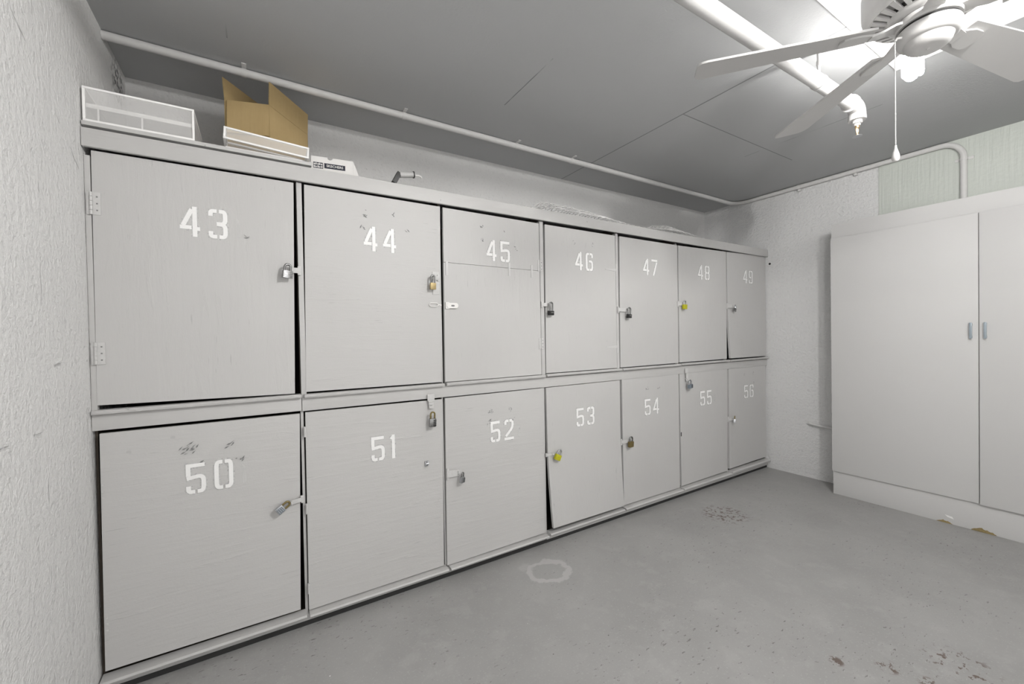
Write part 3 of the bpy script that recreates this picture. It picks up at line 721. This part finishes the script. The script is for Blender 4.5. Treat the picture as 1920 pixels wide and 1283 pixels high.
# bent bracket standing on the edge
br = thing('metal_bracket', 'bent metal bracket with a small hook standing on the locker top', 'bracket', (1.07, 0.0, ZT))
R = Matrix.Rotation(math.radians(28), 3, 'Y')
MB().box(1.058 - 0.011, 1.058 + 0.011, 0.012, 0.036, ZT, ZT + 0.060, 0.0015, rot=R, org=(1.058, 0.02, ZT + 0.0)).xform(Matrix.Translation((0, 0, 0.006))).build('leg', m_bracket_dark, br, 'dark upright leg')
MB().tube([(1.089, 0.024, 2.004), (1.152, 0.018, 2.014)], 0.0135, 14).build('sleeve', m_bracket, br)
MB().tube([(1.152, 0.018, 2.014), (1.157, 0.018, 2.0146)], 0.0165, 14).build('collar', m_bracket_dark, br)
MB().tube([(1.157, 0.018, 2.012), (1.178, 0.016, 2.015), (1.190, 0.015, 2.011), (1.194, 0.015, 2.004)], 0.0035, 8).build('hook', m_hw_white, br)

# chicken wire
def interp(x, tab):
    for (a, fa), (b_, fb) in zip(tab, tab[1:]):
        if a <= x <= b_:
            t = (x - a) / (b_ - a); t = t * t * (3 - 2 * t) * .6 + t * .4; return fa + (fb - fa) * t
    return tab[0][1] if x < tab[0][0] else tab[-1][1]
prof = [(1.74, 1.953), (1.875, 1.972), (2.015, 2.044), (2.07, 2.049), (2.294, 2.043), (2.42, 2.034), (2.507, 2.025), (2.66, 1.978), (2.78, 1.964), (2.904, 1.984), (3.06, 2.030), (3.16, 2.044), (3.30, 2.032), (3.433, 1.975), (3.50, 1.953)]
def wz(x, y):
    k = math.exp(-((y - 0.14) / 0.10) ** 2) if y < 0.14 else math.exp(-((y - 0.14) / 0.20) ** 2)
    return ZT + 0.006 + max(0, interp(x, prof) - ZT - 0.006) * k + 0.0025 * math.sin(x * 37 + y * 20) * k
mb = MB(); cs = 0.0165; seen = set()
nx = int(1.72 / (cs * 1.5)); ny = int(0.34 / (cs * math.sqrt(3)))
for i in range(nx):
    for j in range(ny):
        cxh = 1.76 + i * cs * 1.5; cyh = 0.03 + (j + 0.5 * (i % 2)) * cs * math.sqrt(3)
        vs = [(cxh + cs * math.cos(PI / 3 * k), cyh + cs * math.sin(PI / 3 * k)) for k in range(6)]
        for a, c in zip(vs, vs[1:] + vs[:1]):
            key = tuple(sorted(((round(a[0], 3), round(a[1], 3)), (round(c[0], 3), round(c[1], 3)))))
            if key in seen: continue
            seen.add(key)
            mb.tube([(a[0], a[1], wz(*a)), (c[0], c[1], wz(*c))], 0.0017, 4, False)
for yy in (0.14, 0.035):
    mb.tube([(1.76 + 0.02 * i, yy + 0.004 * math.sin(i * 0.7), wz(1.76 + 0.02 * i, yy) + 0.001) for i in range(86)], 0.0021, 5)
tag(mb.build('chicken_wire', m_whitemet, smooth=False), 'crumpled length of pale chicken wire lying on the lockers', 'wire netting')

# ------------------------------------------------------------------ wall cabinet on the right
CX = W - 0.2325 - 0.0005; YL = -0.583
cab = thing('wardrobe_cabinet', 'tall shallow white-grey cabinet with two doors against the right wall', 'cabinet', (W - 0.12, -1.32, 0.0))
YR = -2.06
MB().box(CX, W - 0.0065, YR, YL, 0.170, 2.003, 0.0015).build('body', m_cab, cab)
MB().box(CX + 0.0, W - 0.0065, YR, YL - 0.001, 0.0, 0.1695, 0.001).build('plinth', m_cab, cab)
for y0, y1, z0, z1, off in ((-1.3195, YL + 0.001, 0.172, 1.897, 0.014), (YR, -1.3235, 0.168, 1.899, 0.020)):
    dr = MB().box(CX - off, CX - 0.0004, y0, y1, z0, z1, 0.003).build('door', m_cab, cab)
    yy = -1.290 if y1 > -1 else -1.349
    hb = MB(); x = CX - off
    hb.box(x - 0.020, x - 0.011, yy - 0.006, yy + 0.006, 1.154, 1.250, 0.003)
    hb.box(x - 0.012, x + 0.0005, yy - 0.005, yy + 0.005, 1.160, 1.172, 0.001).box(x - 0.012, x + 0.0005, yy - 0.005, yy + 0.005, 1.232, 1.244, 0.001)
    hb.build('handle', m_handle, dr, 'blue-grey metal pull handle')
def ragged(ys, base):
    lo = [(CX - 0.0015, y, 0.001) for y in (ys[0], ys[1])]
    n = 14; top = []
    for i in range(n + 1):
        t = i / n; y = ys[1] + (ys[0] - ys[1]) * t
        top.append((CX - 0.0015, y, 0.001 + base * (0.15 + 0.85 * math.sin(PI * t)) * rnd.uniform(0.55, 1.1)))
    MB().prism(lo + top, (0.002, 0, 0)).build('chipped_edge', m_particle, cab, 'bare brown chipped edge')
ragged((-1.135, -1.205), 0.016); ragged((-1.285, -1.385), 0.024)
MB().prism([(CX - 0.0012, -1.172, 0.052), (CX - 0.0012, -1.185, 0.040), (CX - 0.0012, -1.212, 0.034), (CX - 0.0012, -1.205, 0.047)], (0.0015, 0, 0)).build('paint_splash', m_num, cab, 'white paint splash')

# ------------------------------------------------------------------ pipes and conduit
zc = H - 0.0195; r = 0.0165; yc = 0.247; xw = W - 0.0235
pts = [Vector((0.001, yc, zc))] + [Vector((x, yc, zc)) for x in (0.5, 1.2, 2.0, 3.0, 3.9)]
pts += arc((xw - 0.12, yc - 0.12, zc), 0.12, PI / 2, 0, 8, (1, 0, 0), (0, 1, 0))
pts += [Vector((xw, y, zc)) for y in (-0.3, -0.6, -0.9)]
pts += arc((xw, -1.115, zc - 0.105), 0.105, PI / 2, PI, 8, (0, 1, 0), (0, 0, 1))
pts += [Vector((xw, -1.22, 2.2)), Vector((xw, -1.22, 2.004))]
cd = thing('conduit', 'thin painted conduit running along the ceiling edge and down behind the cabinet', 'pipe', (2.2, yc, zc))
MB().tube(pts, r, 14).build('tube', m_conduit, cd)
for x in (0.464, 1.185, 1.90, 2.35):
    mb = MB().tube([(x - 0.009, yc, zc), (x + 0.009, yc, zc)], r + 0.0022, 14).box(x - 0.009, x + 0.009, yc - 0.045, yc - 0.010, H - 0.004, H - 0.0005, 0.001)
    mb.build('clamp', m_conduit, cd)
for y in (-0.28, -0.66):
    MB().tube([(xw, y - 0.009, zc), (xw, y + 0.009, zc)], r + 0.0022, 14).box(xw - 0.002, W - 0.0005, y - 0.009, y + 0.009, zc - 0.034, zc - 0.010, 0.001).build('clamp', m_conduit, cd)
MB().tube([(xw, -1.22, 2.288), (xw, -1.22, 2.306)], r + 0.0022, 14).box(W - 0.0105, W - 0.0065, -1.262, -1.178, 2.288, 2.306, 0.001).build('clamp', m_conduit, cd)

zp, yp, rp = 2.300, -1.118, 0.0300
sp = thing('sprinkler_pipe', 'thick white ceiling pipe ending in an elbow with a brass sprinkler head', 'pipe', (2.0, yp, zp))
MB().tube([(0.35, yp, zp), (1.5, yp, zp), (2.5, yp, zp), (2.945, yp, zp)], rp, 24).build('pipe', m_pipe, sp)
el = [Vector((2.925, yp, zp)), Vector((2.955, yp, zp))] + arc((2.965, yp, zp - 0.035), 0.035, PI / 2, 0, 7, (1, 0, 0), (0, 0, 1)) + [Vector((3.0, yp, zp - 0.055))]
mb = MB().tube(el, 0.0345, 24); mb.tube([(2.918, yp, zp), (2.934, yp, zp)], 0.0385, 24); mb.tube([(3.0, yp, zp - 0.045), (3.0, yp, zp - 0.062)], 0.036, 24)
mb.build('elbow', m_pipe, sp)
MB().lathe([(0.0, 0), (0.020, 0), (0.020, -0.014), (0.013, -0.016), (0.013, -0.026), (0, -0.026)], (3.0, yp, zp - 0.062), 20).build('bushing', m_pipe, sp)
hz = zp - 0.088
mb = MB().lathe([(0.0, 0.0), (0.010, 0.0), (0.010, -0.010), (0.0, -0.010)], (3.0, yp, hz), 16)
for s in (-1, 1): mb.tube([(3.0 + s * 0.008, yp, hz - 0.008), (3.0 + s * 0.012, yp, hz - 0.022), (3.0 + s * 0.004, yp, hz - 0.042)], 0.0025, 8)
mb.lathe([(0.0, 0.0), (0.006, -0.002), (0.006, -0.006), (0.0, -0.008)], (3.0, yp, hz - 0.038), 12)
mb.tube([(3.0, yp, hz - 0.010), (3.0, yp, hz - 0.038)], 0.003, 8)
mb.build('sprinkler_head', plain('sprinkler_brass', (0.62, 0.45, 0.27), 0.3, 0.9), sp, 'brass sprinkler head')
MB().lathe([(0.0, 0.0), (0.019, -0.002), (0.020, -0.0045), (0.0, -0.003)], (3.0, yp, hz - 0.046), 20).build('deflector', m_steel, sp)
hx = 2.585; HYP = yp
mb = MB().tube([(hx, HYP, zp), (hx + 0.022, HYP, zp)], rp + 0.0025, 24)
mb.box(hx + 0.002, hx + 0.020, HYP - 0.003, HYP + 0.003, zp + rp, zp + rp + 0.045, 0.001)
mb.build('clevis_strap', m_pipe, sp)
MB().lathe([(0.0, 0), (0.009, 0), (0.009, 0.02), (0.0065, 0.024), (0.0065, 0.055), (0.014, H - 0.0005 - (zp + rp + 0.04)), (0, H - 0.0005 - (zp + rp + 0.04))], (hx + 0.011, HYP, zp + rp + 0.04), 14).build('hanger', m_pipe, sp)

st = MB().tube([(W - 0.020, -0.340, 0.460), (W - 0.022, -0.362, 0.452), (W - 0.022, -0.45, 0.445), (W - 0.022, -0.580, 0.438)], 0.011, 12)
st.box(W - 0.020, W - 0.0005, -0.345, -0.328, 0.453, 0.470, 0.002)
tag(st.build('pipe_stub', m_conduit), 'short painted pipe stub low on the right wall beside the cabinet', 'pipe')
an = MB().lathe([(0.010, 0.0), (0.022, 0.0), (0.026, 0.004), (0.020, 0.007), (0.010, 0.005), (0.010, 0.0)], (0, 0, 0), 20)
an.xform(Matrix.Translation((W - 0.0005, -0.036, 1.818)) @ Matrix.Rotation(-PI / 2, 4, 'Y'))
wa = thing('wall_anchor', 'small plaster ring with a dark hole beside locker 49', 'anchor', (W, -0.036, 1.818))
an.build('ring', m_wall_right, wa)
hb = MB().lathe([(0.0, 0.0), (0.010, 0.0), (0.010, 0.002), (0.0, 0.002)], (0, 0, 0), 16).xform(Matrix.Translation((W - 0.0005, -0.036, 1.818)) @ Matrix.Rotation(-PI / 2, 4, 'Y')); hb.build('hole', m_dark, wa)

# ------------------------------------------------------------------ ceiling fan
FX, FY, FZ = 2.206, -1.553, 2.120
fan = thing('ceiling_fan', 'white five-blade ceiling fan with a pull chain', 'ceiling fan', (FX, FY, FZ))
TX, TY = -0.0213, -0.0254
TILT = Matrix(((1, 0, 0, FX), (0, 1, 0, FY), (TX, TY, 1, FZ), (0, 0, 0, 1)))
MZ = 0.062
mb = MB().lathe([(0.0, 0.312), (0.075, 0.312), (0.080, 0.29), (0.080, 0.190), (0.105, 0.178), (0.146, 0.158), (0.153, 0.142), (0.153, 0.082), (0.148, 0.062), (0.140, 0.052)], n=64)
mb.xform(TILT).build('motor_housing', m_fan, fan)
mb = MB().lathe([(0.140, 0.052), (0.136, 0.046), (0.132, 0.046), (0.130, 0.050)], n=64)
mb.lathe([(0.098, 0.034), (0.092, 0.026), (0.084, 0.022), (0.060, 0.020), (0.0, 0.020)], n=64)
mb.xform(TILT).build('motor_plate', m_fan, fan)
NV = 30; mb = MB()
for k in range(NV):
    a0, a1 = 2 * PI * (k + 0.02) / NV, 2 * PI * (k + 0.52) / NV
    q = []
    for rr, zz, a in ((0.133, 0.050, a0), (0.096, 0.036, a0), (0.096, 0.036, a1), (0.133, 0.050, a1)): q.append((rr * math.cos(a), rr * math.sin(a), zz))
    mb.prism(q, (0, 0, -0.006))
mb.xform(TILT).build('vent_grille', m_fan, fan)
MB().lathe([(0.133, 0.064), (0.092, 0.054)], n=64).xform(TILT).build('vent_shadow_liner', m_fan, fan)
mb = MB().lathe([(0.0, 0.0195), (0.074, 0.0195), (0.075, 0.016), (0.075, 0.002), (0.072, -0.002), (0.0, -0.002)], n=48); mb.xform(TILT).build('hub', m_fan, fan)
MB().lathe([(0.0, -0.0025), (0.066, -0.0025), (0.066, -0.010), (0.0, -0.010)], n=48).xform(TILT).build('shadow_gap', m_dark, fan, 'dark gap above the switch housing')
mb = MB().lathe([(0.0, -0.0105), (0.070, -0.0105), (0.0725, -0.016), (0.0725, -0.026), (0.071, -0.036), (0.067, -0.043), (0.061, -0.0465), (0.056, -0.0465), (0.0545, -0.049), (0.051, -0.060), (0.042, -0.067), (0.034, -0.070), (0.026, -0.0705), (0.0, -0.0695)], n=56)
mb.xform(TILT).build('switch_housing', m_fan, fan)
MB().lathe([(0.0, -0.0696), (0.005, -0.0697), (0.004, -0.0725), (0.0, -0.0730)], n=14).xform(TILT).build('cap_screw', m_fan, fan)
R0, R1, W0, W1, PITCH = 0.139, 0.634, 0.093, 0.143, -0.225
for k in range(5):
    az = math.radians(129.85 + 72 * k)
    out = []
    for t in [i / 6 for i in range(7)]: out.append((R0 + 0.0 + (R1 - 0.03 - R0) * t, (W0 + (W1 - W0) * t) / 2))
    hw = W1 / 2
    out += [(R1 - 0.012, hw * 0.94), (R1 - 0.003, hw * 0.80), (R1, hw * 0.62)]
    outline = out + [(x, -y) for x, y in reversed(out)]
    outline = [(x, y * (1.0)) for x, y in outline]
    M = TILT @ Matrix.Rotation(az, 4, 'Z') @ Matrix.Rotation(PITCH, 4, 'X')
    bl = MB().prism([(x, y, 0.0) for x, y in outline], (0, 0, 0.0065)).xform(M).build('blade', m_blade, fan)
    ar = MB()
    pl = [(R0 - 0.004, 0.018), (R0 + 0.03, 0.030), (R0 + 0.062, 0.030), (R0 + 0.075, 0.024), (R0 + 0.082, 0.0), (R0 + 0.075, -0.024), (R0 + 0.062, -0.030), (R0 + 0.03, -0.030), (R0 - 0.004, -0.018)]
    ar.prism([(x, y, -0.0065) for x, y in pl], (0, 0, 0.006))
    ar.xform(Matrix.Rotation(PITCH, 4, 'X'))
    pa = [(0.060, 0.024, 0.012), (0.085, 0.022, 0.011), (0.115, 0.020, 0.001), (R0 + 0.004, 0.018, -0.003)]
    tw = [0.0, 0.1, 0.6, 1.0]
    top, bot = [], []
    for (x, hwid, z), f in zip(pa, tw):
        s_, c_ = math.sin(PITCH * f), math.cos(PITCH * f)
        top.append([Vector((x, y * c_ - 0.003 * s_, z + y * s_)) for y in (hwid, -hwid)]); bot.append([Vector((x, y * c_, z + y * s_ - 0.0065)) for y in (hwid, -hwid)])
    T = [[ar.bm.verts.new(v) for v in r_] for r_ in top]; Bv = [[ar.bm.verts.new(v) for v in r_] for r_ in bot]
    for i in range(3):
        ar.bm.faces.new((T[i][0], T[i + 1][0], T[i + 1][1], T[i][1])); ar.bm.faces.new((Bv[i][0], Bv[i][1], Bv[i + 1][1], Bv[i + 1][0]))
        for s_ in (0, 1): ar.bm.faces.new((T[i][s_], Bv[i][s_], Bv[i + 1][s_], T[i + 1][s_]))
    ar.bm.faces.new((T[0][0], T[0][1], Bv[0][1], Bv[0][0])); ar.bm.faces.new((T[3][0], Bv[3][0], Bv[3][1], T[3][1]))
    ar.xform(TILT @ Matrix.Rotation(az, 4, 'Z'))
    ar.build('blade_arm', m_fan, fan)
# pull chain
chx, chy = FX - 0.0700, FY + 0.0560
cz0, cz1 = 2.085, 1.772
mb = MB().tube([(FX - 0.052, FY + 0.042, 2.090), (chx + 0.004, chy - 0.003, 2.088), (chx, chy, 2.080)], 0.0035, 8)
n = 78
for i in range(n):
    z = 2.080 - (2.080 - cz1) * i / n; mb.lathe([(0.0, 0.0019), (0.0017, 0.0009), (0.0019, 0), (0.0017, -0.0009), (0.0, -0.0019)], (chx, chy, z), 6)
mb.tube([(chx, chy, 2.080), (chx, chy, cz1)], 0.0008, 5)
pc = mb.build('pull_chain', m_hw, fan)
MB().lathe([(0.0, 0.0), (0.0025, -0.001), (0.0035, -0.010), (0.0070, -0.022), (0.0098, -0.034), (0.0092, -0.043), (0.0055, -0.049), (0.0, -0.051)], (chx, chy, cz1), 20).build('pull_knob', m_fan, pc)

# ------------------------------------------------------------------ bare fluorescent bulb in a ceiling socket, plus an added fill bulb
def bare_lamp(label, LX, LY, zz, mat, phase):
    lp = thing('ceiling_lamp', label, 'lamp', (LX, LY, zz), (0, 0, 0), 'bare bulbs on the ceiling')
    MB().lathe([(0.0, 0.0), (0.058, 0.0), (0.058, -0.012), (0.040, -0.022), (0.028, -0.030), (0.026, -0.052), (0.0, -0.052)], (LX, LY, zz), 32).build('socket', m_fan, lp)
    MB().lathe([(0.0, -0.0525), (0.014, -0.0525), (0.024, -0.062), (0.026, -0.085), (0.024, -0.094), (0.0, -0.094)], (LX, LY, zz), 24).build('bulb_base', m_fan, lp)
    for k in range(3):
        a = 2 * PI * k / 3 + phase; u = Vector((-math.sin(a), math.cos(a), 0)); c = Vector((LX, LY, zz)) + Vector((math.cos(a), math.sin(a), 0)) * 0.021
        zt, zbm = -0.0945, -0.226
        p = [c + u * 0.0125 + Vector((0, 0, zt))] + arc(c + Vector((0, 0, zbm + 0.0125)), 0.0125, 0, -PI, 8, u, (0, 0, 1)) + [c - u * 0.0125 + Vector((0, 0, zt))]
        MB().tube(p, 0.0085, 10).build('glass_tube', mat, lp, 'glowing bent glass tube')
bare_lamp('lit compact fluorescent bulb in a white ceiling socket behind the fan', 2.668, -1.402, H - 0.0125, m_bulb, 0.5)
bare_lamp('added fill bulb in a ceiling socket, out of view on the near side of the fan', 1.65, -2.40, H - 0.0005, m_bulb_added, 0.1)  # added fill lamp, placed outside the camera's view
